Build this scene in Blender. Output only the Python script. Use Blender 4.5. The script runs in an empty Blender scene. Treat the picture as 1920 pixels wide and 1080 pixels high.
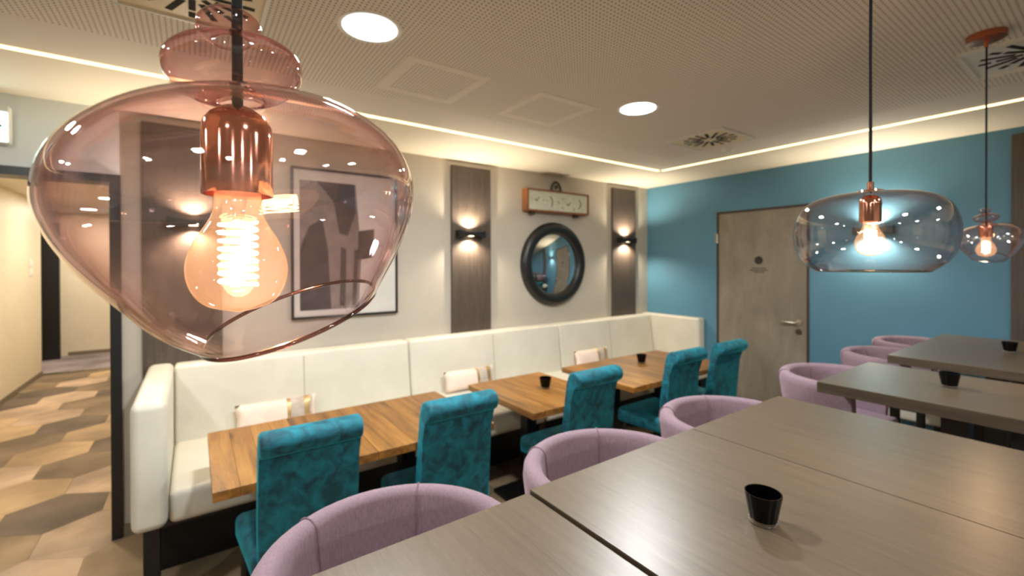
import bpy, bmesh, math, random
from mathutils import Vector, Matrix
random.seed(7)
PI = math.pi
scene = bpy.context.scene
COL = scene.collection

# ------------------------------------------------------------------ camera
FPX, YAW, PITCH, ROLL, CY = 835.37, math.radians(35.536), math.radians(-0.315), math.radians(-0.16), 497.74
EYE = Vector((0, 0, 1.6))
Fh = Vector((math.sin(YAW), math.cos(YAW), 0)); Rh = Vector((math.cos(YAW), -math.sin(YAW), 0)); Uh = Vector((0, 0, 1))
F2 = Fh*math.cos(PITCH) + Uh*math.sin(PITCH); U2 = Uh*math.cos(PITCH) - Fh*math.sin(PITCH)
R3 = Rh*math.cos(ROLL) + U2*math.sin(ROLL); U3 = U2*math.cos(ROLL) - Rh*math.sin(ROLL)
cam_d = bpy.data.cameras.new('camera')
cam = bpy.data.objects.new('camera', cam_d); COL.objects.link(cam)
cam.matrix_world = Matrix(((R3.x, U3.x, -F2.x, EYE.x), (R3.y, U3.y, -F2.y, EYE.y), (R3.z, U3.z, -F2.z, EYE.z), (0, 0, 0, 1)))
cam_d.sensor_width = 36; cam_d.lens = FPX/1920*36
cam_d.shift_y = (CY-540)/1920
cam_d.clip_start = 0.02
cam_d.dof.use_dof = True; cam_d.dof.focus_distance = 0.42; cam_d.dof.aperture_fstop = 6.3
scene.camera = cam

# ------------------------------------------------------------------ world and exposure
w = bpy.data.worlds.new('world'); scene.world = w; w.use_nodes = True
w.node_tree.nodes['Background'].inputs[0].default_value = (0.8, 0.85, 1, 1)
w.node_tree.nodes['Background'].inputs[1].default_value = 0.2
vs = scene.view_settings
vs.view_transform = 'Standard'; vs.look = 'None'; vs.gamma = 1; vs.use_curve_mapping = False
vs.exposure = 0.15
cy = scene.cycles
cy.use_denoising = True
cy.max_bounces = 10; cy.diffuse_bounces = 5; cy.glossy_bounces = 5; cy.transmission_bounces = 8; cy.transparent_max_bounces = 40
cy.caustics_reflective = False; cy.caustics_refractive = False
cy.sample_clamp_indirect = 6

DOWN_W = 34.0        # each ceiling downlight over the seating
REAR_W = 15.0        # each downlight farther back in the room
SCONCE_W = 30.0       # each beam of a wall sconce
BULB_W = 7.0         # each pendant bulb
LED_E = 3.4         # emission of the ceiling strips
COOL = (0.96, 1.0, 0.985); WARM = (1.0, 0.72, 0.42); LEDC = (1.0, 0.74, 0.36)

# ------------------------------------------------------------------ colour and materials
def lin(c):
    return tuple(((v/255)/12.92 if v/255 <= 0.04045 else ((v/255+0.055)/1.055)**2.4) for v in c)
def rgba(c): return (*lin(c), 1)

class NT:
    def __init__(s, name):
        s.m = bpy.data.materials.new(name); s.m.use_nodes = True
        s.t = s.m.node_tree; s.t.nodes.clear()
        s.out = s.t.nodes.new('ShaderNodeOutputMaterial')
    def n(s, typ, **kw):
        nd = s.t.nodes.new('ShaderNode'+typ)
        for k, v in kw.items(): setattr(nd, k, v)
        return nd
    def l(s, a, b): s.t.links.new(a, b)
    def math(s, op, a, b=None, clamp=False):
        nd = s.n('Math', operation=op); nd.use_clamp = clamp
        for i, v in enumerate((a, b)):
            if v is None: continue
            if isinstance(v, (int, float)): nd.inputs[i].default_value = v
            else: s.l(v, nd.inputs[i])
        return nd.outputs[0]
    def mix(s, f, a, b, blend='MIX'):
        nd = s.n('Mix', data_type='RGBA', blend_type=blend)
        for i, v in ((0, f), (6, a), (7, b)):
            if isinstance(v, (int, float)): nd.inputs[i].default_value = v
            elif isinstance(v, tuple): nd.inputs[i].default_value = v
            else: s.l(v, nd.inputs[i])
        return nd.outputs[2]
    def coords(s, scale=(1, 1, 1), kind='Object', rnd=False, rot=(0, 0, 0)):
        tc = s.n('TexCoord'); mp = s.n('Mapping'); mp.inputs['Scale'].default_value = scale; mp.inputs['Rotation'].default_value = rot
        s.l(tc.outputs[kind], mp.inputs[0])
        if rnd:
            oi = s.n('ObjectInfo'); v = s.n('CombineXYZ')
            r = s.math('MULTIPLY', oi.outputs['Random'], 37.0)
            for i in range(3): s.l(r, v.inputs[i])
            s.l(v.outputs[0], mp.inputs['Location'])
        return mp.outputs[0]
    def noise(s, vec, scale, detail=4, rough=0.55, dist=0):
        nd = s.n('TexNoise'); nd.inputs['Scale'].default_value = scale; nd.inputs['Detail'].default_value = detail
        nd.inputs['Roughness'].default_value = rough; nd.inputs['Distortion'].default_value = dist
        s.l(vec, nd.inputs['Vector']); return nd.outputs[0]
    def ramp(s, fac, stops):
        nd = s.n('ValToRGB'); e = nd.color_ramp.elements
        while len(e) < len(stops): e.new(0.5)
        for i, (p, c) in enumerate(stops): e[i].position = p; e[i].color = c
        s.l(fac, nd.inputs[0]); return nd.outputs[0]
    def bump(s, h, strength=0.2, dist=0.002):
        nd = s.n('Bump'); nd.inputs['Strength'].default_value = strength; nd.inputs['Distance'].default_value = dist
        s.l(h, nd.inputs['Height']); return nd.outputs[0]
    def pbsdf(s, color, rough=0.5, metal=0, normal=None, **kw):
        b = s.n('BsdfPrincipled')
        if isinstance(color, tuple): b.inputs['Base Color'].default_value = color
        else: s.l(color, b.inputs['Base Color'])
        if isinstance(rough, (int, float)): b.inputs['Roughness'].default_value = rough
        else: s.l(rough, b.inputs['Roughness'])
        b.inputs['Metallic'].default_value = metal
        if normal is not None: s.l(normal, b.inputs['Normal'])
        for k, v in kw.items(): b.inputs[k].default_value = v
        return b
    def done(s, sh):
        s.l(sh.outputs[0] if hasattr(sh, 'outputs') else sh, s.out.inputs[0]); return s.m

M = {}
def paint(name, c, rough=0.6, var=0.04, bump=0.05, scale=3, **kw):
    t = NT(name); co = t.coords()
    n1 = t.noise(co, scale, 5)
    k = 1-var
    col = t.ramp(n1, [(0.3, tuple(v*k for v in lin(c))+(1,)), (0.7, tuple(min(1, v*(2-k)) for v in lin(c))+(1,))])
    n2 = t.noise(co, 220, 2)
    M[name] = t.done(t.pbsdf(col, rough, normal=t.bump(n2, bump, 0.001), **kw)); return M[name]
paint('wall_paint', (184, 176, 164), 0.62)
paint('lintel_lit_paint', (222, 231, 234), 0.6)  # pale paint with the cool light on the lintel mixed into its colour
paint('corridor_paint', (222, 210, 186), 0.5)
paint('blue_paint', (82, 131, 157), 0.55, 0.05)
paint('soffit_paint', (226, 218, 200), 0.65, 0.02)
paint('white_plastic', (226, 226, 220), 0.4, 0.01)
paint('cream_metal', (222, 208, 180), 0.4, 0.02)
paint('hatch_board', (221, 215, 207), 0.7, 0.02)
paint('black_frame', (24, 24, 25), 0.35, 0.1)
paint('black_metal', (16, 15, 15), 0.45, 0.1)
paint('dark_slot', (10, 9, 8), 0.8, 0.05)
paint('concrete_floor', (120, 112, 106), 0.5, 0.1)
paint('base_trim', (120, 108, 88), 0.5, 0.06)
paint('brown_metal', (62, 48, 38), 0.5, 0.15, scale=30)
paint('print_dark', (66, 56, 58), 0.7, 0.25, scale=14)
paint('print_mid', (128, 116, 114), 0.7, 0.2, scale=10)
paint('print_pale', (206, 202, 196), 0.7, 0.05, scale=8)
paint('sign_mark', (112, 108, 84), 0.7, 0.2, scale=40)
paint('door_mark', (78, 70, 58), 0.7, 0.2, scale=40)
paint('door_dot', (46, 40, 30), 0.7, 0.2, scale=40)
paint('exit_green', (20, 150, 90), 0.5, 0.05)

def metal(name, c, rough=0.25):
    t = NT(name); n = t.noise(t.coords(), 60, 3)
    r = t.math('ADD', t.math('MULTIPLY', n, 0.08), rough-0.04)
    M[name] = t.done(t.pbsdf(rgba(c), r, 1.0)); return M[name]
metal('copper', (246, 176, 148), 0.10); metal('copper_matte', (196, 118, 82), 0.38); metal('steel', (190, 184, 170), 0.28); metal('gold_foil', (206, 176, 130), 0.45)
metal('mirror', (235, 238, 240), 0.04)

def wood(name, dark, mid, light, axis='Y', stretch=14, scale=7, rough=0.38, rnd=0.12, coat=0.0, fine=0.25):
    t = NT(name)
    sc = {'Y': (stretch, 1, stretch), 'Z': (stretch, stretch, 1), 'X': (1, stretch, stretch)}[axis]
    co = t.coords(sc, rnd=True)
    g = t.noise(co, scale*0.35, 5, 0.6, 0.6)
    f = t.noise(co, scale*3.2, 4, 0.7)
    v = t.math('ADD', t.math('MULTIPLY', g, 1-fine), t.math('MULTIPLY', f, fine))
    col = t.ramp(v, [(0.32, rgba(dark)), (0.5, rgba(mid)), (0.68, rgba(light))])
    if rnd:
        oi = t.n('ObjectInfo')
        val = t.math('ADD', t.math('MULTIPLY', oi.outputs['Random'], 2*rnd), 1-rnd)
        h = t.n('HueSaturation'); t.l(val, h.inputs['Value']); t.l(col, h.inputs['Color']); col = h.outputs[0]
    M[name] = t.done(t.pbsdf(col, rough, normal=t.bump(f, 0.12, 0.0006), **{'Coat Weight': coat, 'Coat Roughness': 0.25}))
    return M[name]
wood('oak_plank', (76, 46, 16), (134, 89, 35), (164, 115, 53), 'Y', 10, 6, 0.42, 0.16)
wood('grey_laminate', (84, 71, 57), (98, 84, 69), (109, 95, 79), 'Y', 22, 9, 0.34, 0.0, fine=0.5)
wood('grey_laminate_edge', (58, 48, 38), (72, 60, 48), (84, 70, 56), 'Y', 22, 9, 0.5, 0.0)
wood('panel_wood', (54, 45, 39), (76, 65, 57), (92, 80, 71), 'Z', 22, 9, 0.5, 0.0, fine=0.55)
wood('red_wood', (104, 60, 30), (134, 82, 46), (150, 100, 60), 'Z', 10, 9, 0.5, 0.0)

def fabric(name, c1, c2, scale, rough=0.85, sheen=0.0, sheen_c=(255, 255, 255), weave=900, stretch=(1, 1, 1), bump=0.15, detail=5, dist=0.0):
    t = NT(name); co = t.coords(stretch, rnd=True)
    n = t.noise(co, scale, detail, 0.6, dist)
    col = t.ramp(n, [(0.34, rgba(c1)), (0.66, rgba(c2))])
    wv = t.noise(t.coords(stretch), weave, 2)
    M[name] = t.done(t.pbsdf(col, rough, normal=t.bump(wv, bump, 0.001), **{'Sheen Weight': sheen, 'Sheen Roughness': 0.35, 'Sheen Tint': rgba(sheen_c)}))
    return M[name]
fabric('teal_velvet', (0, 52, 66), (0, 116, 136), 16, 0.75, 0.9, (40, 190, 215), 500, detail=7, dist=0.8)
fabric('lavender_fabric', (126, 104, 116), (143, 120, 132), 90, 0.9, 0.35, (240, 215, 230), 700, (3, 3, 0.6))
fabric('lavender_seam', (120, 94, 106), (130, 104, 116), 90, 0.9)
fabric('cream_leather', (204, 199, 185), (213, 208, 195), 4, 0.42, 0.0, weave=400, bump=0.08)
fabric('cream_seam', (176, 166, 146), (186, 176, 156), 4, 0.6)
fabric('pink_cushion', (222, 200, 188), (234, 214, 202), 9, 0.85, 0.2)
fabric('grey_print', (168, 154, 144), (188, 174, 162), 30, 0.8)

def carpet(name, c):
    t = NT(name); co = t.coords((1, 1, 1), rnd=True)
    n = t.noise(co, 2.2, 3, 0.5); oi = t.n('ObjectInfo')
    f = t.noise(t.coords(), 260, 3, 0.7)
    a = tuple(v*0.66 for v in lin(c))+(1,); b = tuple(min(1, v*1.28) for v in lin(c))+(1,)
    col = t.ramp(n, [(0.35, a), (0.65, b)])
    col = t.mix(t.math('MULTIPLY', f, 0.30), col, (0.12, 0.09, 0.06, 1))
    M[name] = t.done(t.pbsdf(col, 0.9, normal=t.bump(f, 0.4, 0.002)))
carpet('carpet_sand', (176, 148, 112)); carpet('carpet_brown', (122, 103, 80)); carpet('carpet_dark', (104, 89, 74)); carpet('carpet_rose', (182, 156, 130)); carpet('carpet_tan', (152, 128, 98)); carpet('carpet_base', (130, 110, 86))
carpet('carpet_grey', (150, 138, 140))

def concrete(name):
    t = NT(name); co = t.coords((1, 1, 0.45)); n = t.noise(co, 5, 6, 0.6, 0.5); m2 = t.noise(t.coords((3, 3, 0.8)), 3, 4)
    v = t.math('ADD', t.math('MULTIPLY', n, 0.65), t.math('MULTIPLY', m2, 0.35))
    col = t.ramp(v, [(0.35, rgba((120, 111, 98))), (0.52, rgba((134, 125, 111))), (0.68, rgba((150, 141, 127)))])
    M[name] = t.done(t.pbsdf(col, 0.55, normal=t.bump(n, 0.1, 0.002)))
concrete('concrete_leaf')
paint('cord_black', (14, 15, 17), 0.8, 0.05)
paint('sign_paper', (196, 198, 182), 0.7, 0.10, scale=12)

def perforated(name, c):
    # board with a square grid of 8 mm holes at 18 mm pitch, drilled look by colour and relief
    t = NT(name); tc = t.n('TexCoord'); sp = t.n('SeparateXYZ'); t.l(tc.outputs['Object'], sp.inputs[0])
    d = []
    for i in (0, 1):
        fr = t.math('FRACT', t.math('DIVIDE', sp.outputs[i], 0.018)); d.append(t.math('POWER', t.math('SUBTRACT', fr, 0.5), 2))
    r = t.math('SQRT', t.math('ADD', d[0], d[1]))
    hole = t.math('LESS_THAN', r, 0.20)
    col = t.mix(hole, rgba(c), rgba((104, 92, 80)))
    M[name] = t.done(t.pbsdf(col, 0.8, normal=t.bump(t.math('SUBTRACT', 1.0, hole), 0.3, 0.002)))
perforated('perforated_board', (220, 214, 206))
paint('plain_board', (216, 210, 201), 0.75, 0.02)

def emit(name, c, e):
    t = NT(name); em = t.n('Emission'); em.inputs[0].default_value = (*c, 1); em.inputs[1].default_value = e
    M[name] = t.done(em)
emit('downlight_glow', COOL, 14.0); emit('led_glow', LEDC, LED_E); emit('filament_glow', (1.0, 0.66, 0.30), 30.0); emit('exit_glow', (0.80, 1.0, 0.95), 6.0); emit('sconce_glow', (1.0, 0.78, 0.5), 12.0)

def thin_glass(name, tint, refl=1.0, emit_c=None, emit_e=0):
    # thin blown glass: tint deepens with the slant path, Schlick reflection
    t = NT(name); g = t.n('NewGeometry'); dt = t.n('VectorMath', operation='DOT_PRODUCT')
    t.l(g.outputs['Normal'], dt.inputs[0]); t.l(g.outputs['Incoming'], dt.inputs[1])
    c = t.math('ABSOLUTE', dt.outputs['Value']); om = t.math('SUBTRACT', 1.0, c, True)
    fr = t.math('ADD', t.math('MULTIPLY', t.math('POWER', om, 5), 0.9*refl), 0.045*refl, True)
    inv = t.math('DIVIDE', 1.0, t.math('MAXIMUM', c, 0.09))
    comb = t.n('CombineColor')
    for i in range(3): t.l(t.math('POWER', tint[i], inv), comb.inputs[i])
    tr = t.n('BsdfTransparent'); t.l(comb.outputs[0], tr.inputs[0])
    gl = t.n('BsdfGlossy'); gl.inputs['Roughness'].default_value = 0.0; gl.inputs['Color'].default_value = (1, 0.97, 0.96, 1)
    mx = t.n('MixShader'); t.l(fr, mx.inputs[0]); t.l(tr.outputs[0], mx.inputs[1]); t.l(gl.outputs[0], mx.inputs[2])
    sh = mx
    if emit_c:
        em = t.n('Emission'); em.inputs[0].default_value = (*emit_c, 1); em.inputs[1].default_value = emit_e
        ad = t.n('AddShader'); t.l(mx.outputs[0], ad.inputs[0]); t.l(em.outputs[0], ad.inputs[1]); sh = ad
    M[name] = t.done(sh)
thin_glass('pink_glass', (0.985, 0.944, 0.946), 1.6)
thin_glass('pink_glass_deep', (0.93, 0.80, 0.80), 1.6)
thin_glass('pink_rim', (0.55, 0.36, 0.33), 2.0)
thin_glass('smoke_rim', (0.62, 0.56, 0.52), 2.0)
thin_glass('smoke_glass', (0.955, 0.945, 0.95), 1.2)
thin_glass('bulb_glass', (0.99, 0.97, 0.93), 1.0, (1.0, 0.50, 0.22), 0.35)
thin_glass('clear_glass', (0.93, 0.94, 0.95), 2.5)
thin_glass('base_glass', (0.95, 0.96, 0.97), 6.0)
def dark_glass(name):
    t = NT(name); M[name] = t.done(t.pbsdf(rgba((3, 3, 4)), 0.12, **{'IOR': 1.4, 'Specular IOR Level': 0.25}))
dark_glass('black_glass')

# ------------------------------------------------------------------ mesh helpers
def box(bm, x0, x1, y0, y1, z0, z1, bev=0, seg=2):
    r = bmesh.ops.create_cube(bm, size=1.0)
    vs_ = r['verts']
    for v in vs_:
        v.co = Vector((x0+(v.co.x+.5)*(x1-x0), y0+(v.co.y+.5)*(y1-y0), z0+(v.co.z+.5)*(z1-z0)))
    if bev > 0:
        es = list({e for v in vs_ for e in v.link_edges})
        bmesh.ops.bevel(bm, geom=es, offset=bev, segments=seg, affect='EDGES', profile=0.5, clamp_overlap=True)
    return bm
def lathe(bm, prof, seg=32, c=(0, 0, 0), cap0=False, cap1=False):
    rings = []
    for r, z in prof:
        if r < 1e-6: rings.append([bm.verts.new((c[0], c[1], c[2]+z))])
        else: rings.append([bm.verts.new((c[0]+r*math.cos(2*PI*i/seg), c[1]+r*math.sin(2*PI*i/seg), c[2]+z)) for i in range(seg)])
    for a, b in zip(rings, rings[1:]):
        for i in range(seg):
            j = (i+1) % seg
            q = [a[i % len(a)], a[j % len(a)], b[j % len(b)], b[i % len(b)]]
            q = list(dict.fromkeys(q))
            if len(q) > 2: bm.faces.new(q)
    if cap0 and len(rings[0]) > 2: bm.faces.new(rings[0][::-1])
    if cap1 and len(rings[-1]) > 2: bm.faces.new(rings[-1])
    return rings
def tube(bm, pts, r, seg=8, closed=False, caps=True):
    pts = [Vector(p) for p in pts]; n = len(pts); rings = []; prev = None
    for i, p in enumerate(pts):
        if closed: d = (pts[(i+1) % n]-pts[i-1]).normalized()
        else: d = (pts[min(i+1, n-1)]-pts[max(i-1, 0)]).normalized()
        if prev is None:
            a = d.orthogonal().normalized()
        else:
            a = (prev - d*prev.dot(d)).normalized()
        prev = a; b = d.cross(a)
        rr = r[i] if isinstance(r, (list, tuple)) else r
        rings.append([bm.verts.new(p + (a*math.cos(2*PI*k/seg)+b*math.sin(2*PI*k/seg))*rr) for k in range(seg)])
    m = n if closed else n-1
    for i in range(m):
        A, B = rings[i], rings[(i+1) % n]
        for k in range(seg): bm.faces.new((A[k], A[(k+1) % seg], B[(k+1) % seg], B[k]))
    if caps and not closed:
        bm.faces.new(rings[0][::-1]); bm.faces.new(rings[-1])
def prism(bm, poly, axis, a, b):
    # poly: list of 2-D points; extruded along axis from a to b
    def P(u, v, w): return {'x': (w, u, v), 'y': (u, w, v), 'z': (u, v, w)}[axis]
    A = [bm.verts.new(P(u, v, a)) for u, v in poly]; B = [bm.verts.new(P(u, v, b)) for u, v in poly]
    bm.faces.new(A[::-1]); bm.faces.new(B)
    n = len(poly)
    for i in range(n): bm.faces.new((A[i], A[(i+1) % n], B[(i+1) % n], B[i]))
def BM(): return bmesh.new()
def to_mesh(name, bm, mat, smooth):
    bmesh.ops.recalc_face_normals(bm, faces=bm.faces)
    me = bpy.data.meshes.new(name); bm.to_mesh(me); bm.free()
    if mat: me.materials.append(M[mat])
    if smooth:
        me.polygons.foreach_set('use_smooth', [True]*len(me.polygons))
        if smooth != 'all':
            me.set_sharp_from_angle(angle=math.radians(40))
    return me
def obj(name, bm, mat, parent=None, smooth=False, loc=(0, 0, 0)):
    o = bpy.data.objects.new(name, to_mesh(name, bm, mat, smooth) if isinstance(bm, bmesh.types.BMesh) else bm)
    COL.objects.link(o); o.location = loc
    if parent is not None: o.parent = parent
    return o
def tag(o, label, cat, group=None):
    o['label'] = label; o['category'] = cat
    if group: o['group'] = group
    return o
def thing(name, label, cat, loc=(0, 0, 0), rz=0, group=None):
    o = bpy.data.objects.new(name, None); COL.objects.link(o); o.empty_display_size = 0.1
    o.location = loc; o.rotation_euler = (0, 0, rz)
    return tag(o, label, cat, group)
def struct(name, bm, mat, parent=None, smooth=False):
    o = obj(name, bm, mat, parent, smooth)
    if parent is None: o['kind'] = 'structure'
    return o
def copy_tree(o, parent=None):
    c = o.copy(); COL.objects.link(c)
    if parent is not None: c.parent = parent
    for ch in o.children: copy_tree(ch, c)
    return c
def lamp(name, typ, energy, color, parent, loc, rot=(0, 0, 0), **kw):
    d = bpy.data.lights.new(name, typ); d.energy = energy; d.color = color
    for k, v in kw.items(): setattr(d, k, v)
    o = bpy.data.objects.new(name, d); COL.objects.link(o); o.location = loc; o.rotation_euler = rot
    if parent is not None: o.parent = parent
    return o

# ------------------------------------------------------------------ the setting
YA, XB, CZ = 3.455, 4.492, 2.50       # banquette wall, blue wall, ceiling
XL, YF = -4.6, -3.6                   # far side and rear of the room
CORR_L, CORR_END = -1.80, 10.87       # corridor
LA, LB = 2.715, 3.73                  # ceiling light strips

fl = struct('floor', box(BM(), XL-.1, XB+.1, YF-.1, 9.25, -0.10, -0.006), 'carpet_base')
# hexagonal carpet tiles laid over the floor, those in view or close to it
HR = 0.285
def hex_bm():
    bm = BM(); pts = [(HR*0.996*math.cos(PI/6+PI/3*k), HR*0.996*math.sin(PI/6+PI/3*k)) for k in range(6)]
    prism(bm, pts, 'z', -0.006, 0.0); return bm
tiles = [('carpet_sand', 3), ('carpet_brown', 3), ('carpet_dark', 2), ('carpet_rose', 3), ('carpet_tan', 3)]
hex_me = {m: to_mesh('hex_tile', hex_bm(), m, False) for m, _ in tiles}
pool = [m for m, k in tiles for _ in range(k)]
rt = random.Random(11); ntile = 0; last = None
for j in range(-1, 40):
    for i in range(-6, 12):
        hx = (i + (0.5 if j % 2 else 0))*HR*math.sqrt(3); hy = 0.2 + j*HR*1.5
        if hy > 9.0 or hx < CORR_L-.1 or hx > 3.0: continue
        if hy > 3.4 and hx > 0.15: continue
        if hy < 1.0 and hx > 0.5: continue
        m = rt.choice(pool)
        if m == last: m = rt.choice(pool)
        last = m
        o = obj('hex_tile', hex_me[m], None, fl, loc=(hx, hy, 0)); ntile += 1
struct('floor_corridor', box(BM(), -3.2, 0.5, 9.25, CORR_END+.1, -0.10, -0.002), 'carpet_grey')

# walls
b = BM(); box(b, -0.35, XB+.12, YA, YA+.12, 0, CZ+.05); struct('wall_back', b, 'wall_paint')
b = BM(); box(b, XL-.1, CORR_L, YA, YA+.12, 0, CZ+.05); struct('wall_back_left', b, 'wall_paint')
b = BM(); box(b, CORR_L, -0.35, YA, YA+.12, 2.118, CZ+.05); struct('wall_lintel', b, 'lintel_lit_paint')
DY0, DY1, DZ = 1.70, 2.566, 2.125     # door
b = BM(); box(b, XB, XB+.12, DY1, YA, 0, CZ+.05); box(b, XB, XB+.12, YF, DY0, 0, CZ+.05); box(b, XB, XB+.12, DY0, DY1, DZ, CZ+.05); struct('wall_right', b, 'blue_paint')
b = BM(); box(b, XL-.1, XL, YF, YA, 0, CZ+.05); struct('wall_left', b, 'wall_paint')
b = BM(); box(b, XL-.1, XB+.12, YF-.1, YF, 0, CZ+.05); struct('wall_front', b, 'wall_paint')
# corridor
b = BM(); box(b, CORR_L-.12, CORR_L, YA+.12, 9.2, 0, 2.5); struct('wall_corridor_left', b, 'corridor_paint')
b = BM(); box(b, 0.3, 0.4, YA+.12, CORR_END, 0, 2.5); struct('wall_corridor_right', b, 'corridor_paint')
b = BM(); box(b, -3.2, 0.4, CORR_END, CORR_END+.1, 0, 2.5); struct('wall_corridor_end', b, 'corridor_paint')
b = BM(); box(b, -3.2, -3.1, 9.2, CORR_END, 0, 2.5); box(b, -3.1, CORR_L-.12, 9.1, 9.2, 0, 2.5); struct('wall_corridor_recess', b, 'wall_paint')
b = BM(); box(b, -3.2, 0.4, YA+.12, CORR_END, 2.5, 2.55); struct('ceiling_corridor', b, 'soffit_paint')
b = BM(); box(b, CORR_L, CORR_L+.012, YA+.12, 9.2, 0, 0.06); struct('baseboard_corridor', b, 'base_trim')
b = BM(); box(b, -1.80, 0.3, CORR_END-.012, CORR_END, 0, 0.06); struct('baseboard_end', b, 'base_trim')
b = BM(); box(b, -0.35, -0.225, YA-.012, YA, 0, 0.07); struct('baseboard_back', b, 'base_trim')
b = BM(); box(b, CORR_L, -1.2, 9.19, 9.25, -.002, 0.006); struct('trim_1', b, 'steel')
# black frame around the corridor opening: jamb posts and header
b = BM(); box(b, -0.395, -0.345, YA-.02, YA+.14, 0, 2.118); box(b, CORR_L-.01, CORR_L+.04, YA-.02, YA+.14, 0, 2.118); box(b, CORR_L+.04, -.395, YA-.02, YA+.14, 2.072, 2.118)
struct('trim_2', b, 'black_frame')
# black door frame at the far end of the corridor
b = BM(); box(b, -2.06, -1.845, 10.55, 10.62, 0, 2.3, 0.004); struct('door_2', b, 'black_frame')

# ceiling: perforated board field, plain margins, plain soffit outside the light strip
MARG = 0.36
b = BM(); box(b, XL-.1, LB-MARG, YF-.1, LA-MARG, CZ, CZ+.05); ceil = struct('ceiling', b, 'perforated_board')
b = BM(); box(b, XL-.1, LB-.02, LA-MARG, LA-.02, CZ, CZ+.05); box(b, LB-MARG, LB-.02, YF-.1, LA-MARG, CZ, CZ+.05); struct('ceiling_margin', b, 'plain_board')
b = BM(); box(b, XL-.1, XB, LA+.02, YA, CZ, CZ+.05); box(b, LB+.02, XB, YF-.1, LA+.02, CZ, CZ+.05); struct('ceiling_soffit', b, 'soffit_paint')
b = BM(); box(b, XL-.1, LB+.02, LA-.02, LA+.02, CZ+.02, CZ+.05); box(b, LB-.02, LB+.02, YF-.1, LA-.02, CZ+.02, CZ+.05); struct('ceiling_groove', b, 'soffit_paint')

def led(label, x0, x1, y0, y1):
    t = thing('led_strip', label, 'light strip', ((x0+x1)/2, (y0+y1)/2, CZ), group='ceiling light strips')
    hx, hy = (x1-x0)/2, (y1-y0)/2
    obj('profile', box(BM(), -hx, hx, -hy, hy, 0.0, 0.02), 'cream_metal', t)
    i, j = (hx, hy-.003) if hx > hy else (hx-.003, hy)
    obj('diffuser', box(BM(), -i, i, -j, j, -0.006, 0.0), 'led_glow', t)
led('warm light strip in the ceiling parallel to the cream banquette wall', XL, LB-.025, LA-.016, LA+.016)
led('warm light strip in the ceiling parallel to the blue wall', LB-.016, LB+.016, YF, LA-.025)

# door in the blue wall
d1 = bpy.data.objects.new('door_1', None); COL.objects.link(d1); d1['kind'] = 'structure'; d1['label'] = 'grey concrete-look door with steel lever handle in the blue wall'
d1.location = (XB, (DY0+DY1)/2, 0); hw = (DY1-DY0)/2
obj('door_leaf', box(BM(), -0.006, 0.04, -hw+.02, hw-.02, 0.006, DZ-.02, 0.002, 1), 'concrete_leaf', d1)
b = BM(); box(b, -0.012, 0.1, -hw, -hw+.018, 0, DZ); box(b, -0.012, 0.1, hw-.018, hw, 0, DZ); box(b, -0.012, 0.1, -hw+.018, hw-.018, DZ-.018, DZ)
obj('door_frame', b, 'brown_metal', d1)
hd = BM(); tube(hd, [(-0.006, 0, 0), (-0.055, 0, 0), (-0.06, 0.012, 0), (-0.06, 0.135, 0.0)], 0.010, 10)
yh = 1.785-(DY0+DY1)/2
ho = obj('door_handle', hd, 'steel', d1, True, (0, yh, 1.05))
b = BM(); lathe(b, [(0, -.002), (0.026, -.002), (0.026, .008), (0, .008)], 24); bmesh.ops.rotate(b, cent=(0, 0, 0), matrix=Matrix.Rotation(-PI/2, 3, 'Y'), verts=b.verts)
rose = to_mesh('rosette', b, 'steel', True)
o = obj('rosette', rose, None, ho, loc=(-0.006, 0, 0)); o = obj('lock_rosette', rose.copy(), None, d1, loc=(-0.008, yh, 0.965)); o.data.materials[0] = M['brown_metal']
b = BM(); box(b, -0.016, 0.004, hw-.012, hw+.018, 1.80, 1.90, 0.004); obj('hinge', b, 'steel', d1)
# emblem: dark disc and a small faded line of marks under it
ye = 2.139-(DY0+DY1)/2
b = BM(); lathe(b, [(0, 0), (0.040, 0), (0.040, .002), (0, .002)], 24); bmesh.ops.rotate(b, cent=(0, 0, 0), matrix=Matrix.Rotation(-PI/2, 3, 'Y'), verts=b.verts)
obj('emblem', b, 'door_dot', d1, loc=(-0.0065, ye, 1.62))
b = BM(); rd = random.Random(3)
for z, ww in ((1.542, .13), (1.522, .17), (1.503, .08)):
    y = -ww/2
    while y < ww/2:
        s = rd.uniform(.006, .012); box(b, -.0075, -.006, ye-y-s, ye-y, z-.006, z+.006); y += s+.004
obj('emblem_marks', b, 'door_mark', d1)

# ------------------------------------------------------------------ ceiling fixtures
b = BM(); lathe(b, [(0.098, 0), (0.118, -.003), (0.120, 0.0)], 40); ring_me = to_mesh('trim_ring', b, 'white_plastic', True)
b = BM(); lathe(b, [(0.0, -.002), (0.099, -.002)], 40); disc_me = to_mesh('diffuser', b, 'downlight_glow', True)
def downlight(x, y, label, wt=None):
    t = thing('downlight', label, 'ceiling light', (x, y, CZ), group='round ceiling downlights')
    obj('trim_ring', ring_me, None, t); obj('diffuser', disc_me, None, t)
    lamp('downlight_lamp', 'AREA', wt or DOWN_W, COOL, t, (0, 0, -.012), shape='DISK', size=0.17)
downlight(0.554, 1.705, 'round white ceiling downlight, the larger nearer one beside the big pink lamp')
downlight(2.119, 1.695, 'round white ceiling downlight, the smaller one near the slotted vent and strip corner')
for k, (x, y) in enumerate([(-1.01, 1.70), (-2.58, 1.70), (-1.01, -1.0), (0.554, -1.0), (2.119, -1.0), (-2.58, -1.0), (0.554, -2.6), (2.3, -2.6), (-1.01, -2.6)]):
    downlight(x, y, 'round white ceiling downlight behind the viewer, seen only as a reflection', REAR_W)

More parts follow.
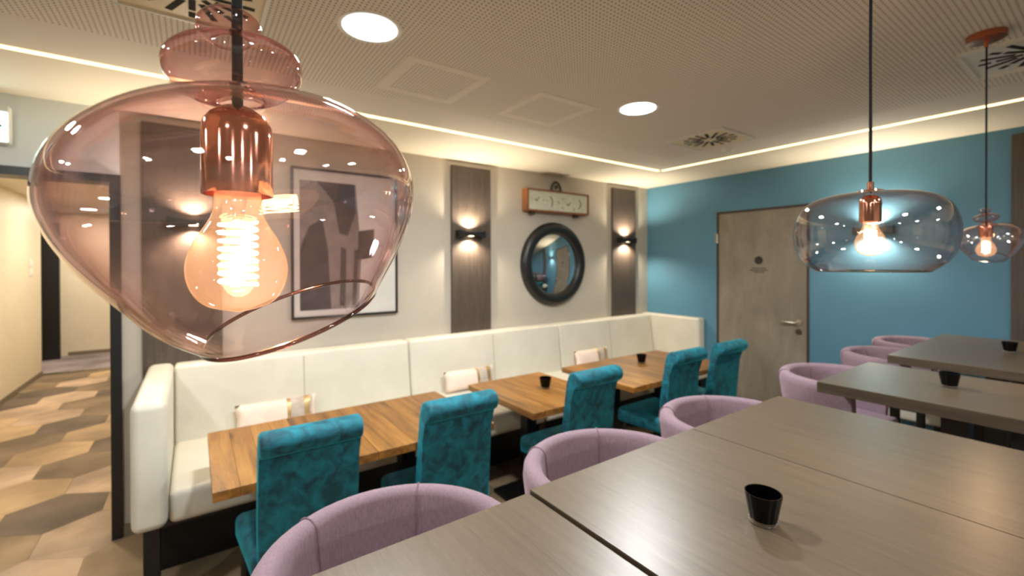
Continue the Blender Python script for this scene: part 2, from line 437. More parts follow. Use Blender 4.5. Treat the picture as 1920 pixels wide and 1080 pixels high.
slot_a = to_mesh('slot', box(BM(), 0.045, 0.125, -.0105, .0105, -.0075, -.0055), 'dark_slot', False)
slot_b = to_mesh('slot', box(BM(), 0.140, 0.180, -.0105, .0105, -.0075, -.0055), 'dark_slot', False)
slot_c = to_mesh('slot', box(BM(), 0.070, 0.178, -.0105, .0105, -.0075, -.0055), 'dark_slot', False)
def vent(x, y, label, mat, s=0.21, z=CZ):
    t = thing('air_vent', label, 'air vent', (x, y, z), group='square swirl vents in the ceiling')
    obj('plate', box(BM(), -s, s, -s, s, -.006, .004, .002, 1), mat, t)
    b = BM()
    for q in (-1, 1):
        box(b, -s-.008, s+.008, q*s-.006, q*s+.006, -.014, .002); box(b, q*s-.006, q*s+.006, -s, s, -.014, .002)
    obj('rim', b, 'white_plastic', t)
    n = 16
    for k in range(n):
        a = 2*PI*k/n
        if k % 2 == 0:
            for me in (slot_a, slot_b): o = obj('slot', me, None, t); o.rotation_euler.z = a
        else:
            o = obj('slot', slot_c, None, t); o.rotation_euler.z = a
    return t
vent(0.0, 1.81, 'cream square swirl vent above the big pink lamp', 'cream_metal')
vent(3.07, 1.81, 'square swirl vent beside the corner of the light strips', 'cream_metal')
vent(2.92, 0.24, 'square swirl vent behind the copper ceiling rose', 'white_plastic')

def hatch(x, y, label):
    t = thing('access_panel', label, 'ceiling panel', (x, y, CZ), group='square access panels in the ceiling')
    b = BM()
    for q in (-1, 1):
        box(b, -.215, .215, q*.19-.025, q*.19+.025, -.002, .004); box(b, q*.19-.025, q*.19+.025, -.165, .165, -.002, .004)
    obj('panel_frame', b, 'hatch_board', t)
    obj('panel_board', box(BM(), -.164, .164, -.164, .164, -.001, .004), 'perforated_board', t)
hatch(0.975, 2.04, 'square perforated access panel in the ceiling nearer the big pink lamp')
hatch(1.70, 2.03, 'square perforated access panel in the ceiling left of the small downlight')
b = BM(); lathe(b, [(0, -.03), (.035, -.028), (.05, -.012), (.052, 0)], 28)
tag(obj('smoke_detector', b, 'white_plastic', None, True, (3.45, 1.88, CZ)), 'small flat white detector on the ceiling beside the far vent', 'detector')

# exit sign above the corridor opening
t = thing('exit_sign', 'lit white and green exit sign hanging above the corridor opening', 'exit sign', (-0.915, 3.40, 2.225))
obj('housing', box(BM(), -.155, .145, -.02, .03, 0, .19, .006), 'white_plastic', t)
obj('sign_face', box(BM(), -.148, .138, -.024, -.019, .006, .155), 'exit_glow', t)
b = BM(); prism(b, [(.02, .07), (.02, .10), (.07, .10), (.07, .13), (.125, .085), (.07, .04), (.07, .07)], 'y', -.026, -.0235); obj('arrow', b, 'exit_green', t)
b = BM(); box(b, -.13, -.03, -.026, -.0235, .02, .14); obj('pictogram', b, 'exit_green', t)
obj('bracket', box(BM(), -.02, .02, -.005, .02, .19, .275), 'white_plastic', t)

# ------------------------------------------------------------------ wall panels and sconces
def wall_panel(x, label):
    t = tag(obj('wall_panel', box(BM(), -.2, .2, -.022, 0, 0, 2.452, .002, 1), 'panel_wood', None, False, (x, YA, 0)), label, 'wall panel', 'dark wood wall panels')
    return t
wall_panel(-0.05, 'dark wood wall panel seen through the big pink lamp')
wall_panel(2.015, 'dark wood wall panel between the poster and the round mirror')
wall_panel(4.05, 'dark wood wall panel between the round mirror and the blue wall')
o = wall_panel(0, 'dark wood panel on the blue wall at the right edge'); o.rotation_euler.z = -PI/2; o.location = (XB, 0.288, 0); o['group'] = 'dark wood wall panels'

def sconce_mesh():
    b = BM(); n = 12; prof = []
    for i in range(n+1):
        u = -0.13 + 0.26*i/n; prof.append((u, 0.017+0.015*abs(u/0.13)**2))
    poly = prof + [(u, -v) for u, v in reversed(prof)]
    prism(b, poly, 'y', -.075, 0.0); return to_mesh('housing', b, 'black_frame', False)
sc_me = sconce_mesh()
sc_gl = to_mesh('lens', box(BM(), -.045, .045, -.06, -.015, .0, .004), 'sconce_glow', False)
def sconce(loc, rz, label):
    t = thing('wall_sconce', label, 'wall light', loc, rz, 'up and down wall sconces')
    obj('housing', sc_me, None, t)
    for s in (1, -1):
        o = obj('lens', sc_gl, None, t, loc=(0, 0, .0135 if s > 0 else -.0175))
        lamp('sconce_lamp', 'SPOT', SCONCE_W, (1.0, 0.85, 0.64), t, (0, -.055, s*.036), (PI if s > 0 else 0, 0, 0), spot_size=math.radians(150), spot_blend=0.7, shadow_soft_size=0.008)
sconce((0.0, YA-.022, 1.855), 0, 'black up-down wall sconce seen through the big pink lamp')
sconce((1.985, YA-.022, 1.855), 0, 'black up-down wall sconce on the wood panel left of the mirror')
sconce((4.05, YA-.022, 1.855), 0, 'black up-down wall sconce on the wood panel right of the mirror')
sconce((XB, 1.231, 1.855), -PI/2, 'black up-down wall sconce on the blue wall behind the smoky lamp')

# ------------------------------------------------------------------ round convex mirror
t = thing('convex_mirror', 'round convex mirror in a thick black frame above the banquette', 'mirror', (2.985, YA, 1.588))
b = BM(); lathe(b, [(.30, .0), (.305, .035), (.32, .052), (.345, .06), (.375, .062), (.40, .054), (.418, .035), (.424, .012), (.42, 0)], 64)
bmesh.ops.rotate(b, cent=(0, 0, 0), matrix=Matrix.Rotation(PI/2, 3, 'X'), verts=b.verts); obj('mirror_frame', b, 'black_frame', t, True)
Rm = 1.5; b = BM(); prof = []
for i in range(17):
    r = 0.308*i/16; prof.append((r, math.sqrt(Rm*Rm-r*r)-math.sqrt(Rm*Rm-.308**2)+.022))
lathe(b, prof, 64); bmesh.ops.rotate(b, cent=(0, 0, 0), matrix=Matrix.Rotation(PI/2, 3, 'X'), verts=b.verts); obj('mirror_glass', b, 'mirror', t, 'all')

# ------------------------------------------------------------------ old wooden sign box above the mirror
t = thing('sign_box', 'old wooden box sign with faded pale face and scroll crest above the mirror', 'sign', (3.0, YA, 2.102))
b = BM(); D = .085
box(b, -.412, -.392, -D, 0, 0, .218); box(b, .392, .412, -D, 0, 0, .218); box(b, -.392, .392, -D, 0, .0, .016); box(b, -.392, .392, -D, 0, .202, .218); box(b, -.392, .392, -.02, 0, .016, .202)
obj('box_frame', b, 'red_wood', t)
obj('sign_face', box(BM(), -.392, .392, -D+.008, -D+.012, .016, .202), 'sign_paper' if 'sign_paper' in M else 'print_pale', t)
def mark(pts, r=.004):
    b = BM(); tube(b, [(x, -D+.0065, z) for x, z in pts], r, 5); return b
for pts in ([(-.31, .12), (-.29, .10), (-.26, .14)], [(-.12, .16), (-.095, .13), (-.09, .09), (-.10, .055)], [(.10, .10), (.125, .085), (.155, .12)], [(.27, .155), (.30, .12), (.295, .085), (.265, .06)],
            [(-.22, .11), (-.19, .115)], [(-.17, .11), (-.15, .112)], [(-.02, .12), (.0, .09)], [(.04, .14), (.07, .15)], [(.03, .06), (.06, .045)], [(.2, .06), (.2, .03)]):
    obj('lettering_mark', mark(pts, .0045 if len(pts) > 2 else .003), 'sign_mark', t)
b = BM(); tube(b, [(.062*math.cos(a), -.03, .218+.10*math.sin(a)) for a in [PI*k/14 for k in range(15)]], .011, 8); box(b, -.075, .075, -.04, -.015, .216, .232)
tube(b, [(.022*math.cos(a)*(1-k/22), -.03, .262+.022*math.sin(a)*(1-k/22)) for k, a in enumerate([PI*k/8 for k in range(18)])], .006, 6)
obj('crest', b, 'brown_metal', t, True)
for x in (-.32, .26): obj('foot', box(BM(), x-.025, x+.025, -.06, -.02, -.03, 0), 'brown_metal', t)

# ------------------------------------------------------------------ framed poster behind the big lamp
t = thing('framed_poster', 'framed grey and white poster on the wall behind the big pink lamp', 'poster', (0.94, YA, 1.205))
W, H = .385, 1.08; b = BM()
for s in (-1, 1): box(b, s*W-(.0 if s < 0 else .016), s*W+(.016 if s < 0 else 0), -.03, 0, 0, H)
box(b, -W+.016, W-.016, -.03, 0, 0, .016); box(b, -W+.016, W-.016, -.03, 0, H-.016, H); obj('picture_frame', b, 'black_frame', t)
obj('mat_board', box(BM(), -W+.016, W-.016, -.02, -.004, .016, H-.016), 'print_pale', t)
def shape(poly, m, y): b = BM(); prism(b, poly, 'y', y-.001, y); obj('print_shape', b, m, t)
shape([(-.33, .06), (.08, .06), (.10, .45), (.06, H-.09), (-.33, H-.09)], 'print_mid', -.0205)
shape([(-.33, .06), (-.12, .06), (-.14, .5), (-.18, .72), (-.27, .66), (-.33, .5)], 'print_dark', -.0217)
shape([(-.22, H-.09), (-.10, .85), (-.06, .62), (.0, .60), (.06, .78), (.05, H-.09)], 'print_dark', -.0217)
shape([(.07, .42), (.19, .44), (.2, .66), (.08, .64)], 'print_dark', -.0217)
shape([(-.06, .08), (-.02, .08), (-.01, .5), (-.05, .52)], 'print_dark', -.0217)
shape([(.03, .08), (.06, .08), (.08, .5), (.05, .5)], 'print_dark', -.0217)
shape([(.16, .52), (.27, .53), (.27, .535), (.16, .526)], 'print_mid', -.0217)

# ------------------------------------------------------------------ banquette
bq = thing('banquette', 'long cream leather banquette along the beige wall', 'bench', (0, 0, 0))
BX = [-.10, 1.372, 2.933, 4.372]
for x0, x1 in zip(BX, BX[1:]):
    b = BM(); box(b, x0+.002, x1-.002, 3.315, YA-.001, .50, .992, .022, 4)
    for v in b.verts:
        if v.co.y < 3.38: v.co.y -= .055*max(0, (0.99-v.co.z))/.45
    obj('back_panel', b, 'cream_leather', bq, True)
for x in (.609, 2.15, 3.65):
    b = BM(); tube(b, [(x, 3.309-.05*(0.99-z)/.45, z) for z in (.56, .7, .85, .965)], .0022, 6); obj('back_seam', b, 'cream_seam', bq, True)
SX = [-.10, .62, 1.372, 2.15, 2.933, 3.65, 4.372]
for x0, x1 in zip(SX, SX[1:]):
    obj('seat_cushion', box(BM(), x0+.001, x1-.001, 2.57, 3.33, .40, .552, .028, 4), 'cream_leather', bq, True)
b = BM(); box(b, -.227, -.10, 2.48, YA-.001, .43, .996, .036, 5); obj('arm_panel', b, 'cream_leather', bq, True)
b = BM(); box(b, 4.372, XB-.001, 2.70, YA-.001, .40, 1.003, .024, 4); obj('arm_panel', b, 'cream_leather', bq, True)
obj('base_panel', box(BM(), -.20, XB-.03, 2.95, 3.0, .0, .42), 'black_metal', bq)
obj('seat_frame', box(BM(), -.20, XB-.03, 2.60, 3.40, .385, .43), 'black_metal', bq)
def leg_slab(x):
    b = BM(); pts = [(2.62, 0), (2.70, 0), (2.70, .22)] + [(2.70+.10*(1-math.cos(a)), .22+.12*math.sin(a)) for a in [PI/2*k/6 for k in range(1, 7)]] + [(2.96, .34), (2.96, .40), (2.62, .40)]
    prism(b, pts, 'x', x-.03, x+.03); obj('leg', b, 'black_metal', bq)
for x in (-.165, .62, 1.372, 2.15, 2.933, 3.65, 4.30): leg_slab(x)

# cushions on the banquette
def cushion(x, label, w=.47):
    t = thing('cushion', label, 'cushion', (x, 3.20, .555), group='pink lumbar cushions on the banquette')
    h, d = .168, .085; nx, nz = 14, 8
    def surf(u0, u1, eps, full=True):
        b = BM(); g = {}
        for s in (-1, 1):
            for i in range(nx+1):
                for k in range(nz+1):
                    u = u0+(u1-u0)*i/nx; v = -1+2*k/nz
                    th = (max(0, (1-u*u))*max(0, 1-v*v))**.38
                    if full and s == 1 and (abs(u) > .999 or abs(v) > .999): g[s, i, k] = g[-1, i, k]; continue
                    pin = 1-.06*(1-abs(v))*abs(u)**4
                    g[s, i, k] = b.verts.new((u*w/2*pin, s*(d*th/2+eps), h/2+v*h/2*(1-.06*(1-abs(u))*abs(v)**4)))
        for s in ((-1, 1) if full else (-1,)):
            for i in range(nx):
                for k in range(nz):
                    q = [g[s, i, k], g[s, i+1, k], g[s, i+1, k+1], g[s, i, k+1]]
                    q = list(dict.fromkeys(q))
                    if len(q) > 2:
                        try: b.faces.new(q)
                        except ValueError: pass
        bmesh.ops.delete(b, geom=[v for v in b.verts if not v.link_faces], context='VERTS')
        return b
    obj('cushion_body', surf(-1, 1, 0), 'pink_cushion', t, 'all')
    obj('gold_band', surf(.22, .32, .0015, False), 'gold_foil', t, 'all'); obj('print_band', surf(.32, .90, .0015, False), 'grey_print', t, 'all'); obj('foil_patch', surf(.66, .82, .003, False), 'gold_foil', t, 'all')
    t.rotation_euler.x = -.22
cushion(.435, 'pink cushion with gold band behind the nearest wooden tables')
cushion(1.865, 'pink cushion with gold band behind the middle wooden table')
cushion(3.30, 'pink cushion with gold band behind the farthest wooden tables')

# ------------------------------------------------------------------ wooden dining tables
def dining_table(x0, x1, y0, y1, label):
    cx, cyy = (x0+x1)/2, (y0+y1)/2; hx, hy = (x1-x0)/2-.0008, (y1-y0)/2
    t = thing('dining_table', label, 'table', (cx, cyy, 0), group='wooden dining tables')
    n = 7; pw = 2*hx/n
    for k in range(n):
        obj('plank', box(BM(), -hx+k*pw+.0002, -hx+(k+1)*pw-.0002, -hy, hy, .725, .763, .0012, 1), 'oak_plank', t)
    obj('column', box(BM(), -.04, .04, .05, .13, .03, .725, .004), 'black_metal', t)
    obj('foot_plate', box(BM(), -.15, .15, .015, .30, 0, .03, .008), 'black_metal', t)
    obj('top_bracket', box(BM(), -.18, .18, -.2, .2, .705, .7249), 'black_metal', t)
dining_table(.05, .665, 1.955, 2.665, 'brown wooden table nearest the left arm of the banquette')
dining_table(.665, 1.28, 1.955, 2.665, 'brown wooden table joined to the nearest one, facing the second teal chair')
dining_table(1.53, 2.155, 1.94, 2.665, 'brown wooden table standing alone in the middle of the row, with one candle glass')
dining_table(2.39, 2.995, 1.95, 2.665, 'brown wooden table of the far pair, nearer the middle')
dining_table(2.995, 3.60, 1.95, 2.665, 'brown wooden table of the far pair, nearest the blue wall')

# ------------------------------------------------------------------ teal velvet chairs
def teal_chair():
    t = thing('velvet_chair', '', 'chair', (0, 0, 0))
    w = .185
    # backrest in side profile, leaning back with a roll at the top
    prof = [(.085, .40)]
    pts_front = [(.085, .40), (.075, .60), (.05, .78), (.03, .90), (.024, .945), (.010, .966), (-.012, .977)]
    roll = [(-.030-.048*math.sin(a), .930+.048*math.cos(a)) for a in [PI*k/8 for k in range(1, 9)]]
    back = [(-.012, .876), (-.004, .80), (.012, .62), (.025, .40)]
    poly = pts_front + roll + back
    b = BM(); prism(b, [(y, z) for y, z in poly], 'x', -w, w)
    es = [e for e in b.edges if abs(e.verts[0].co.x-e.verts[1].co.x) < 1e-6]
    bmesh.ops.bevel(b, geom=es, offset=.013, segments=3, affect='EDGES', profile=.5)
    obj('backrest', b, 'teal_velvet', t, True)
    b = BM(); box(b, -.235, .235, .03, .43, .385, .492, .03, 4)
    for v in b.verts:
        f = max(0, (v.co.y-.03)/.40); v.co.x *= .86+.14*f
        if v.co.z > .47: v.co.z += .012*(1-(v.co.x/.235)**2)
    obj('seat', b, 'teal_velvet', t, True)
    for sx in (-1, 1):
        b = BM(); tube(b, [(sx*.165, .075, .40), (sx*.17, .03, 0)], [.02, .014], 8); obj('leg', b, 'black_metal', t, True)
        b = BM(); tube(b, [(sx*.195, .39, .40), (sx*.2, .405, 0)], [.02, .014], 8); obj('leg', b, 'black_metal', t, True)
    return t
spots = [(.375, 1.892, 0, 'teal velvet chair nearest the camera, its seat corner sticking out left'),
         (1.02, 1.87, 0, 'teal velvet chair second in the row, between the nearest tables and the lavender seats'),
         (1.925, 1.87, 0, 'teal velvet chair third in the row, at the lone middle table'),
         (2.875, 1.89, 0, 'teal velvet chair fourth in the row, beside the last one'),
         (3.455, 1.89, 0, 'teal velvet chair last in the row, in front of the grey door')]
ch0 = teal_chair()
for i, (x, y, rz, lb) in enumerate(spots):
    o = ch0 if i == 0 else copy_tree(ch0)
    o.location = (x, y, 0); o.rotation_euler.z = rz; tag(o, lb, 'chair', 'teal velvet chairs along the wooden tables')

# ------------------------------------------------------------------ high grey tables
TZ = 1.112
def high_table(x0, x1, label, dz=0.0, y0=.035, y1=.757):
    cx = (x0+x1)/2; hx = (x1-x0)/2; cyy = (y0+y1)/2; hy = (y1-y0)/2
    t = thing('high_table', label, 'table', (cx, cyy, 0), group='high grey laminate tables')
    z1 = TZ+dz
    obj('tabletop', box(BM(), -hx, hx, -hy, hy, z1-.003, z1), 'grey_laminate', t)
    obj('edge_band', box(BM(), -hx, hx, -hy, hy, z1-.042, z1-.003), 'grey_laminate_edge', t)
    obj('column', box(BM(), -.04, .04, -.04, .04, .03, z1-.042, .004), 'black_metal', t)
    obj('foot_plate', box(BM(), -.24, .24, -.24, .24, 0, .03, .008), 'black_metal', t)
high_table(-.03, .5815, 'high grey wood-look table at the bottom edge, set slightly lower than its neighbour', -.006)
high_table(.587, 1.1855, 'high grey wood-look table holding the nearest black candle glass')
high_table(1.189, 1.735, 'high grey wood-look table at the far end of the nearest joined row')
high_table(2.072, 2.68, 'high grey wood-look table standing alone with the second black candle glass')
high_table(2.962, 3.545, 'high grey wood-look table of the far pair, nearer the camera')
high_table(3.548, 4.13, 'high grey wood-look table of the far pair, nearest the blue wall')

# ------------------------------------------------------------------ lavender tub stools
def tub_stool():
    t = thing('tub_stool', '', 'stool', (0, 0, 0))
    R, ARM = .252, .12; path = []
    for k in range(6): path.append((-1, -ARM+ARM*k/5, 180))
    na = 28
    full = [(-R, -ARM+ARM*k/5, PI) for k in range(5)] + [(R*math.cos(a), R*math.sin(a), a) for a in [PI-PI*k/na for k in range(na+1)]] + [(R, -ARM*k/5, 0.0) for k in range(1, 6)]
    RIM, Z0, TH = 1.065, .82, .052
    def section(drop):
        z = RIM-drop; s = []
        # offsets (outward n, height): outer wall up, rounded rim, inner wall down
        s += [(-.05, Z0), (-.02, Z0+.05), (-.003, z-.11), (.006, z-.04)]
        for k in range(1, 8):
            a = PI*k/8; s.append((-TH/2+.006+TH/2*math.cos(a), z-.028+.028*math.sin(a)))
        s += [(-TH+.004, z-.05), (-TH-.004, z-.12), (-TH-.014, Z0+.05), (-TH-.03, Z0)]
        return s
    b = BM(); rings = []; n = len(full)
    for i, (x, y, a) in enumerate(full):
        e = min(i, n-1-i); drop = .0 if e > 8 else .016*((8-e)/8)**2
        nx, ny = math.cos(a), math.sin(a)
        rings.append([b.verts.new((x+nx*o_, y+ny*o_, z)) for o_, z in section(drop)])
    m = len(rings[0])
    for A, B in zip(rings, rings[1:]):
        for k in range(m): b.faces.new((A[k], A[(k+1) % m], B[(k+1) % m], B[k]))
    b.faces.new(rings[0][::-1]); b.faces.new(rings[-1])
    obj('backrest', b, 'lavender_fabric', t, True)
    for ang in (58, 122):
        a = math.radians(ang); nx, ny = math.cos(a), math.sin(a)
        sb = BM(); tube(sb, [(nx*(R+o_*1.0+(-.0012 if k > 9 else .0012)), ny*(R+o_+(-.0012 if k > 9 else .0012)), z+(.001 if 4 < k < 10 else 0)) for k, (o_, z) in enumerate(section(0))], .0022, 5)
        obj('seam', sb, 'lavender_seam', t, True)
    b = BM()
    pts = [(-.18, -.17), (.18, -.17)] + [(.18*math.cos(a), .18*math.sin(a)) for a in [PI*k/12 for k in range(13)]]
    prism(b, pts, 'z', .80, .868); es = [e for e in b.edges if abs(e.verts[0].co.z-e.verts[1].co.z) < 1e-6]
    bmesh.ops.bevel(b, geom=es, offset=.022, segments=3, affect='EDGES', profile=.5); obj('seat', b, 'lavender_fabric', t, True)
    obj('seat_base', box(BM(), -.14, .14, -.15, .12, .775, .80), 'black_metal', t)
    b = BM(); lathe(b, [(0, .775), (.07, .775), (.07, .765), (.024, .755), (.024, .02), (0, .02)], 20); obj('column', b, 'black_metal', t, True)
    b = BM(); lathe(b, [(0, .022), (.03, .02), (.152, .010), (.158, .004), (.158, 0), (0, 0)], 36); obj('foot_plate', b, 'black_metal', t, True)
    b = BM(); tube(b, [(.13*math.cos(2*PI*k/28), .13*math.sin(2*PI*k/28), .30) for k in range(28)], .008, 8, True)
    for k in range(3): tube(b, [(.02*math.cos(2.1*k), .02*math.sin(2.1*k), .30), (.13*math.cos(2.1*k), .13*math.sin(2.1*k), .30)], .006, 6)
    obj('footrest', b, 'black_metal', t, True)
    return t
stools = [(.315, .81, 'lavender tub stool at the bottom centre, nearest the camera'),
          (.93, .81, 'lavender tub stool in front of the middle wooden table, second from the camera'),
          (1.545, .81, 'lavender tub stool third from the camera, at the end of the joined tables'),
          (2.525, .82, 'lavender tub stool in front of the grey door, at the lone high table'),
          (3.345, .82, 'lavender tub stool fifth from the camera, against the blue wall view'),
          (3.985, .84, 'lavender tub stool farthest from the camera, beside the blue wall')]
s0 = tub_stool()
for i, (x, y, lb) in enumerate(stools):
    o = s0 if i == 0 else copy_tree(s0)
    o.location = (x, y, 0); tag(o, lb, 'stool', 'lavender tub stools along the high tables')

# low cream seat by the blue wall
t = thing('low_bench', 'small low cream upholstered seat by the blue wall under the high tables', 'bench', (4.30, .93, 0))
obj('seat_cushion', box(BM(), -.13, .15, -.17, .17, .455, .575, .025, 4), 'cream_leather', t, True)
for sx in (-1, 1):
    for sy in (-1, 1): obj('leg', box(BM(), sx*.10-.015, sx*.10+.015, sy*.13-.015, sy*.13+.015, 0, .455), 'black_metal', t)

t = thing('dark_filler', 'dark low cabinet by the blue wall added to darken the space under the high tables', 'filler', (4.31, .13, 0))  # added black box that keeps the space below the far tables dark
obj('filler_body', box(BM(), -.17, .17, -.57, .57, .05, .62, .004), 'black_metal', t)
obj('filler_base', box(BM(), -.14, .15, -.55, .55, 0, .05), 'dark_slot', t)
for k in range(3): obj('filler_front', box(BM(), -.185, -.17, -.565+k*.38, -.195+k*.38, .07, .605, .003, 1), 'black_metal', t)

# ------------------------------------------------------------------ candle glasses
def candle_meshes():
    b = BM(); seg = 36; prof = [(.0, .010), (.0255, .010), (.0265, .014), (.0300, .035), (.0345, .060), (.0350, .0635), (.0325, .0635), (.0290, .040), (.0250, .018), (.0, .018)]
    rings = lathe(b, prof, seg)
    for ri, ring in enumerate(rings):
        if 1 < ri < 5 and len(ring) > 1:
            for k, v in enumerate(ring):
                s = 1+.022*(1 if k % 2 else -1); v.co.x *= s; v.co.y *= s
    a = to_mesh('tumbler', b, 'black_glass', True)
    b = BM(); lathe(b, [(.0, .0), (.024, .0), (.0275, .003), (.0280, .008), (.0262, .0099), (.0, .0099)], 28); c = to_mesh('base', b, 'base_glass', True)
    b = BM(); lathe(b, [(.0, .020), (.019, .020), (.019, .032), (.0, .033)], 20); d = to_mesh('candle', b, 'dark_slot', True)
    return a, c, d
cm = candle_meshes()
def candle(x, y, z, label, s=1.0):
    t = thing('candle_glass', label, 'candle holder', (x, y, z), random.uniform(0, 1), 'black candle glasses')
    for nm, me in zip(('tumbler', 'glass_base', 'tealight'), cm): o = obj(nm, me, None, t)
    t.scale = (s, s, s)
candle(.867, .405, TZ, 'black ribbed candle glass on the nearest high grey table', .9)
candle(2.39, .42, TZ, 'black candle glass on the lone high grey table', .9)
candle(3.56, .392, TZ, 'black candle glass on the far high tables at the right edge', .9)
candle(1.907, 2.29, .763, 'black candle glass on the lone middle wooden table', 1.15)
candle(3.03, 2.39, .763, 'black candle glass on the far pair of wooden tables', 1.15)

# ------------------------------------------------------------------ pendant lamps
def smooth_prof(pts, n):
    out = []
    for i in range(len(pts)-1):
        p0 = pts[max(i-1, 0)]; p1 = pts[i]; p2 = pts[i+1]; p3 = pts[min(i+2, len(pts)-1)]
        for k in range(n):
            s = k/n
            out.append(tuple(.5*((2*b_)+(-a_+c_)*s+(2*a_-5*b_+4*c_-d_)*s*s+(-a_+3*b_-3*c_+d_)*s**3) for a_, b_, c_, d_ in zip(p0, p1, p2, p3)))
    out.append(pts[-1]); return [(max(r, 0), z) for r, z in out]
def offset_prof(pr_, th):
    out = []
    for i, (r, z) in enumerate(pr_):
        a = pr_[max(i-1, 0)]; c = pr_[min(i+1, len(pr_)-1)]; dx, dz = c[0]-a[0], c[1]-a[1]; L = math.hypot(dx, dz) or 1
        out.append((max(r-th*dz/L, .0005), z+th*dx/L))
    return out
def bulb_parts(root, zb, s=1.0):
    # zb: underside of the socket; hangs down
    pr_ = smooth_prof([(.0132, 0), (.0140, -.010), (.0165, -.018), (.0245, -.032), (.0290, -.047), (.0268, -.062), (.0180, -.073), (.0, -.078)], 5)
    b = BM(); lathe(b, pr_, 40, (0, 0, zb)); bu = obj('bulb', b, 'bulb_glass', root, 'all')
    b = BM(); tube(b, [(0, 0, zb+.004), (0, 0, zb-.008), (0, 0, zb-.018)], [.006, .0045, .003], 10); obj('stem', b, 'clear_glass', bu, True)
    b = BM(); pts = [(.0105*math.cos(k*2*PI/14), .0105*math.sin(k*2*PI/14), zb-.018-.042*k/112) for k in range(113)]
    tube(b, pts, .0012, 6); obj('filament', b, 'filament_glow', bu, True)
    lamp('bulb_lamp', 'POINT', BULB_W, WARM, root, (0, 0, zb-.038), shadow_soft_size=.007)
def socket_mesh(r, z0, z1):
    b = BM(); lathe(b, [(0, z1+.006), (r*.45, z1+.005), (r*.8, z1), (r*.97, z1-.006), (r, z1-.014), (r, z0), (r*.94, z0), (r*.90, z0+.012), (0, z0+.012)], 48); return b
def cord(root, pts): b = BM(); tube(b, pts, .0033, 10); obj('cord', b, 'cord_black', root, True)
def ceiling_rose(root, h):
    b = BM(); lathe(b, [(0, h-.052), (.006, h-.052), (.006, h-.024), (.052, h-.024), (.058, h-.020), (.058, h)], 40); obj('ceiling_rose', b, 'copper_matte', root, True)

PB = [(.0, 1.512), (.018, 1.527), (.0324, 1.540), (.0585, 1.560), (.0743, 1.580), (.0880, 1.600), (.0979, 1.620), (.1023, 1.638), (.1010, 1.652), (.0955, 1.666), (.0850, 1.679), (.0680, 1.6910), (.0460, 1.6985), (.0260, 1.7020), (.0145, 1.7045)]
PN = [(.0145, 1.7045), (.0150, 1.7080), (.028, 1.7115), (.0370, 1.7185), (.0400, 1.7275), (.0370, 1.7355), (.026, 1.7410), (.0130, 1.7440), (.0110, 1.7455), (.0140, 1.7480), (.0182, 1.7525), (.0180, 1.7590), (.0120, 1.7645), (.0045, 1.7665)]
TILT = math.radians(8.38); PIV = 1.72
def pink_glass_mesh(scale=1.0):
    body = smooth_prof(PB, 8); neck = smooth_prof(PN, 6)
    inner = offset_prof(body, .0024)
    c, s = math.cos(TILT), math.sin(TILT); SEG, MN = 96, 72
    gR, gF, z0 = .225, .33, 1.5535          # slanted mouth of the shade
    def place(r, z, ph):
        rr2, ff, zz2 = r*math.cos(ph), r*math.sin(ph), z-PIV
        rr, zz = c*rr2-s*zz2, s*rr2+c*zz2
        return rr, ff, PIV+zz
    def column(pf, ph):
        e = []
        for r, z in pf:
            rr, ff, zz = place(r, z, ph); e.append(zz-(z0+gR*rr+gF*ff))
        k = max(i for i in range(len(e)-1) if e[i] <= 0 < e[i+1]); f = e[k]/(e[k]-e[k+1]); u0 = k+f; n = len(pf)-1; out = []
        for m in range(MN+1):
            u = u0+(n-u0)*m/MN; i = min(int(u), n-1); q = u-i
            rr, ff, zz = place(pf[i][0]*(1-q)+pf[i+1][0]*q, pf[i][1]*(1-q)+pf[i+1][1]*q, ph)
            P = Rh*rr+Fh*ff; out.append(Vector((P.x, P.y, zz)))
        return out
    b = BM(); nb = BM(); G = {}; lip = []
    for k in range(SEG):
        ph = 2*PI*k/SEG
        for nm, pf in (('o', body), ('i', inner)): G[nm, k] = [b.verts.new(p) for p in column(pf, ph)]
        lipv = (G['o', k][0].co+G['i', k][0].co)/2; lipv.z -= .0010; G['l', k] = b.verts.new(lipv); lip.append(lipv.copy())
        G['n', k] = []
        for r, z in neck:
            rr, ff, zz = place(r, z, ph); P = Rh*rr+Fh*ff; G['n', k].append(nb.verts.new((P.x, P.y, zz)))
    for k in range(SEG):
        j = (k+1) % SEG
        for nm in ('o', 'i', 'n'):
            A, B_ = G[nm, k], G[nm, j]
            for m in range(len(A)-1): (nb if nm == 'n' else b).faces.new((A[m], B_[m], B_[m+1], A[m+1]))
        b.faces.new((G['o', k][0], G['l', k], G['l', j], G['o', j][0])); b.faces.new((G['l', k], G['i', k][0], G['i', j][0], G['l', j]))
    lb = BM(); tube(lb, lip, .0015, 8, True)
    for q in (b, nb, lb):
        for v in q.verts: v.co = Vector((v.co.x*scale, v.co.y*scale, PIV+(v.co.z-PIV)*scale))
    return b, nb, lb
def pink_pendant(x, y, label, dz, scale):
    t = thing('pendant_lamp', label, 'lamp', (x, y, 0), group='glass pendant lamps over the high tables')
    b, nb, lb = pink_glass_mesh(scale)
    for q in (b, nb, lb):
        for v in q.verts: v.co.z += dz
    sh = obj('glass_shade', b, 'pink_glass', t, True); obj('glass_neck', nb, 'pink_glass_deep', sh, 'all'); obj('glass_rim', lb, 'pink_rim', sh, 'all')
    z = lambda q: PIV+(q-PIV)*scale+dz
    obj('socket', socket_mesh(.0205*scale**.5, z(1.645), z(1.697)), 'copper', t, True)
    bulb_parts(t, z(1.646))
    cord(t, [(0, 0, z(1.700)), (0, 0, z(1.74)), (0, 0, z(1.79)), (0, 0, 2.2), (0, 0, CZ-.05)]); ceiling_rose(t, CZ)
    return t
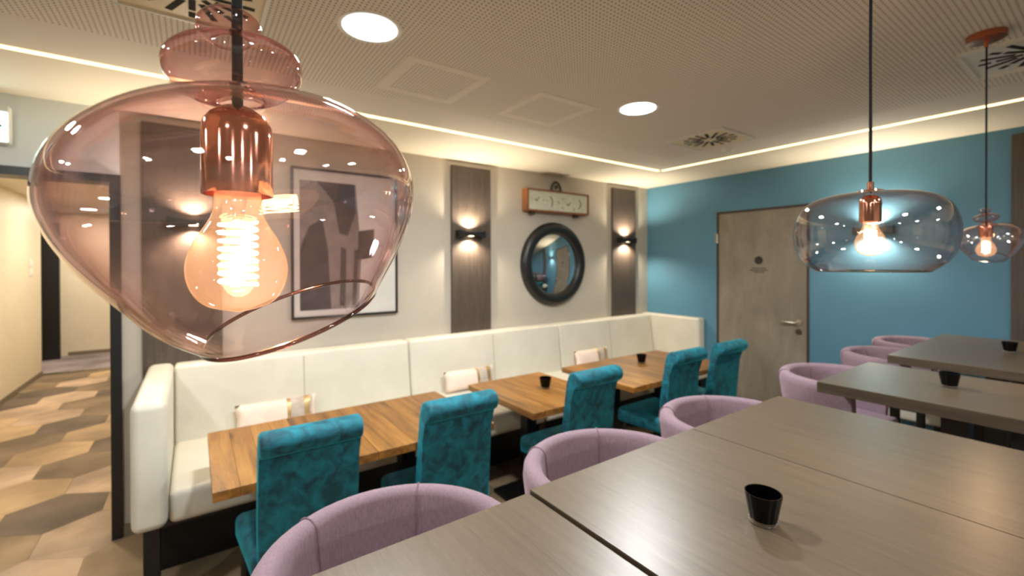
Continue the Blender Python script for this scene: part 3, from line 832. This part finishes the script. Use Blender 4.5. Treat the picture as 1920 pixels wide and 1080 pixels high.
pink_pendant(.0241, .3442, 'big onion-shaped pink glass pendant lamp with glowing bulb in the foreground', 0, 1.0)
pink_pendant(2.56, .346, 'small pink glass pendant lamp at the right edge, under the copper ceiling rose', .048, .96)

SX_, SY_ = 1.241, .348
t = thing('pendant_lamp', 'smoky grey drum-shaped glass pendant lamp in front of the blue wall', 'lamp', (SX_, SY_, 0), group='glass pendant lamps over the high tables')
so = smooth_prof([(.104, 1.580), (.125, 1.597), (.140, 1.622), (.147, 1.654), (.146, 1.685), (.135, 1.717), (.115, 1.738), (.082, 1.750), (.045, 1.754), (.012, 1.755)], 6)
si = offset_prof(so, .0026); b = BM(); r1 = lathe(b, so, 96); r2 = lathe(b, si, 96)
for k in range(96): b.faces.new((r1[0][k], r1[0][(k+1) % 96], r2[0][(k+1) % 96], r2[0][k]))
sh = obj('glass_shade', b, 'smoke_glass', t, True)
b = BM(); tube(b, [(.1028*math.cos(2*PI*k/96), .1028*math.sin(2*PI*k/96), 1.580) for k in range(96)], .0018, 8, True); obj('glass_rim', b, 'smoke_rim', sh, 'all')
obj('socket', socket_mesh(.0205, 1.690, 1.745), 'copper', t, True); bulb_parts(t, 1.691)
b = BM(); lathe(b, [(0, 1.780), (.0065, 1.780), (.0065, 1.762), (.024, 1.761), (.025, 1.756), (0, 1.756)], 28); obj('cap', b, 'copper', t, True)
cord(t, [(0, 0, 1.778), (.001, 0, 1.9), (-.0015, 0, 2.05), (.001, 0, 2.2), (0, 0, CZ-.05)]); ceiling_rose(t, CZ)

# ------------------------------------------------------------------ corridor details
for z, lb in ((1.615, 'upper pale switch plate on the corridor wall'), (1.49, 'lower pale switch plate on the corridor wall')):
    t = thing('light_switch', lb, 'switch', (CORR_L, 8.70, z), group='switch plates in the corridor')
    obj('plate', box(BM(), 0, .010, -.06, .06, -.05, .05, .003, 1), 'white_plastic', t); obj('rocker', box(BM(), .010, .015, -.035, .035, -.032, .032, .002, 1), 'white_plastic', t)
def corridor_light(x, y, label, wt):
    t = thing('downlight', label, 'ceiling light', (x, y, 2.5), group='round corridor downlights')
    obj('trim_ring', ring_me, None, t); obj('diffuser', disc_me, None, t)
    lamp('downlight_lamp', 'AREA', wt, (1.0, .90, .74), t, (0, 0, -.012), shape='DISK', size=.17)
for y in (4.6, 6.4, 8.2): corridor_light(-.95, y, 'round corridor ceiling light hidden beyond the opening', 26)
corridor_light(-1.4, 10.0, 'round corridor ceiling light hidden at the far end', 26)
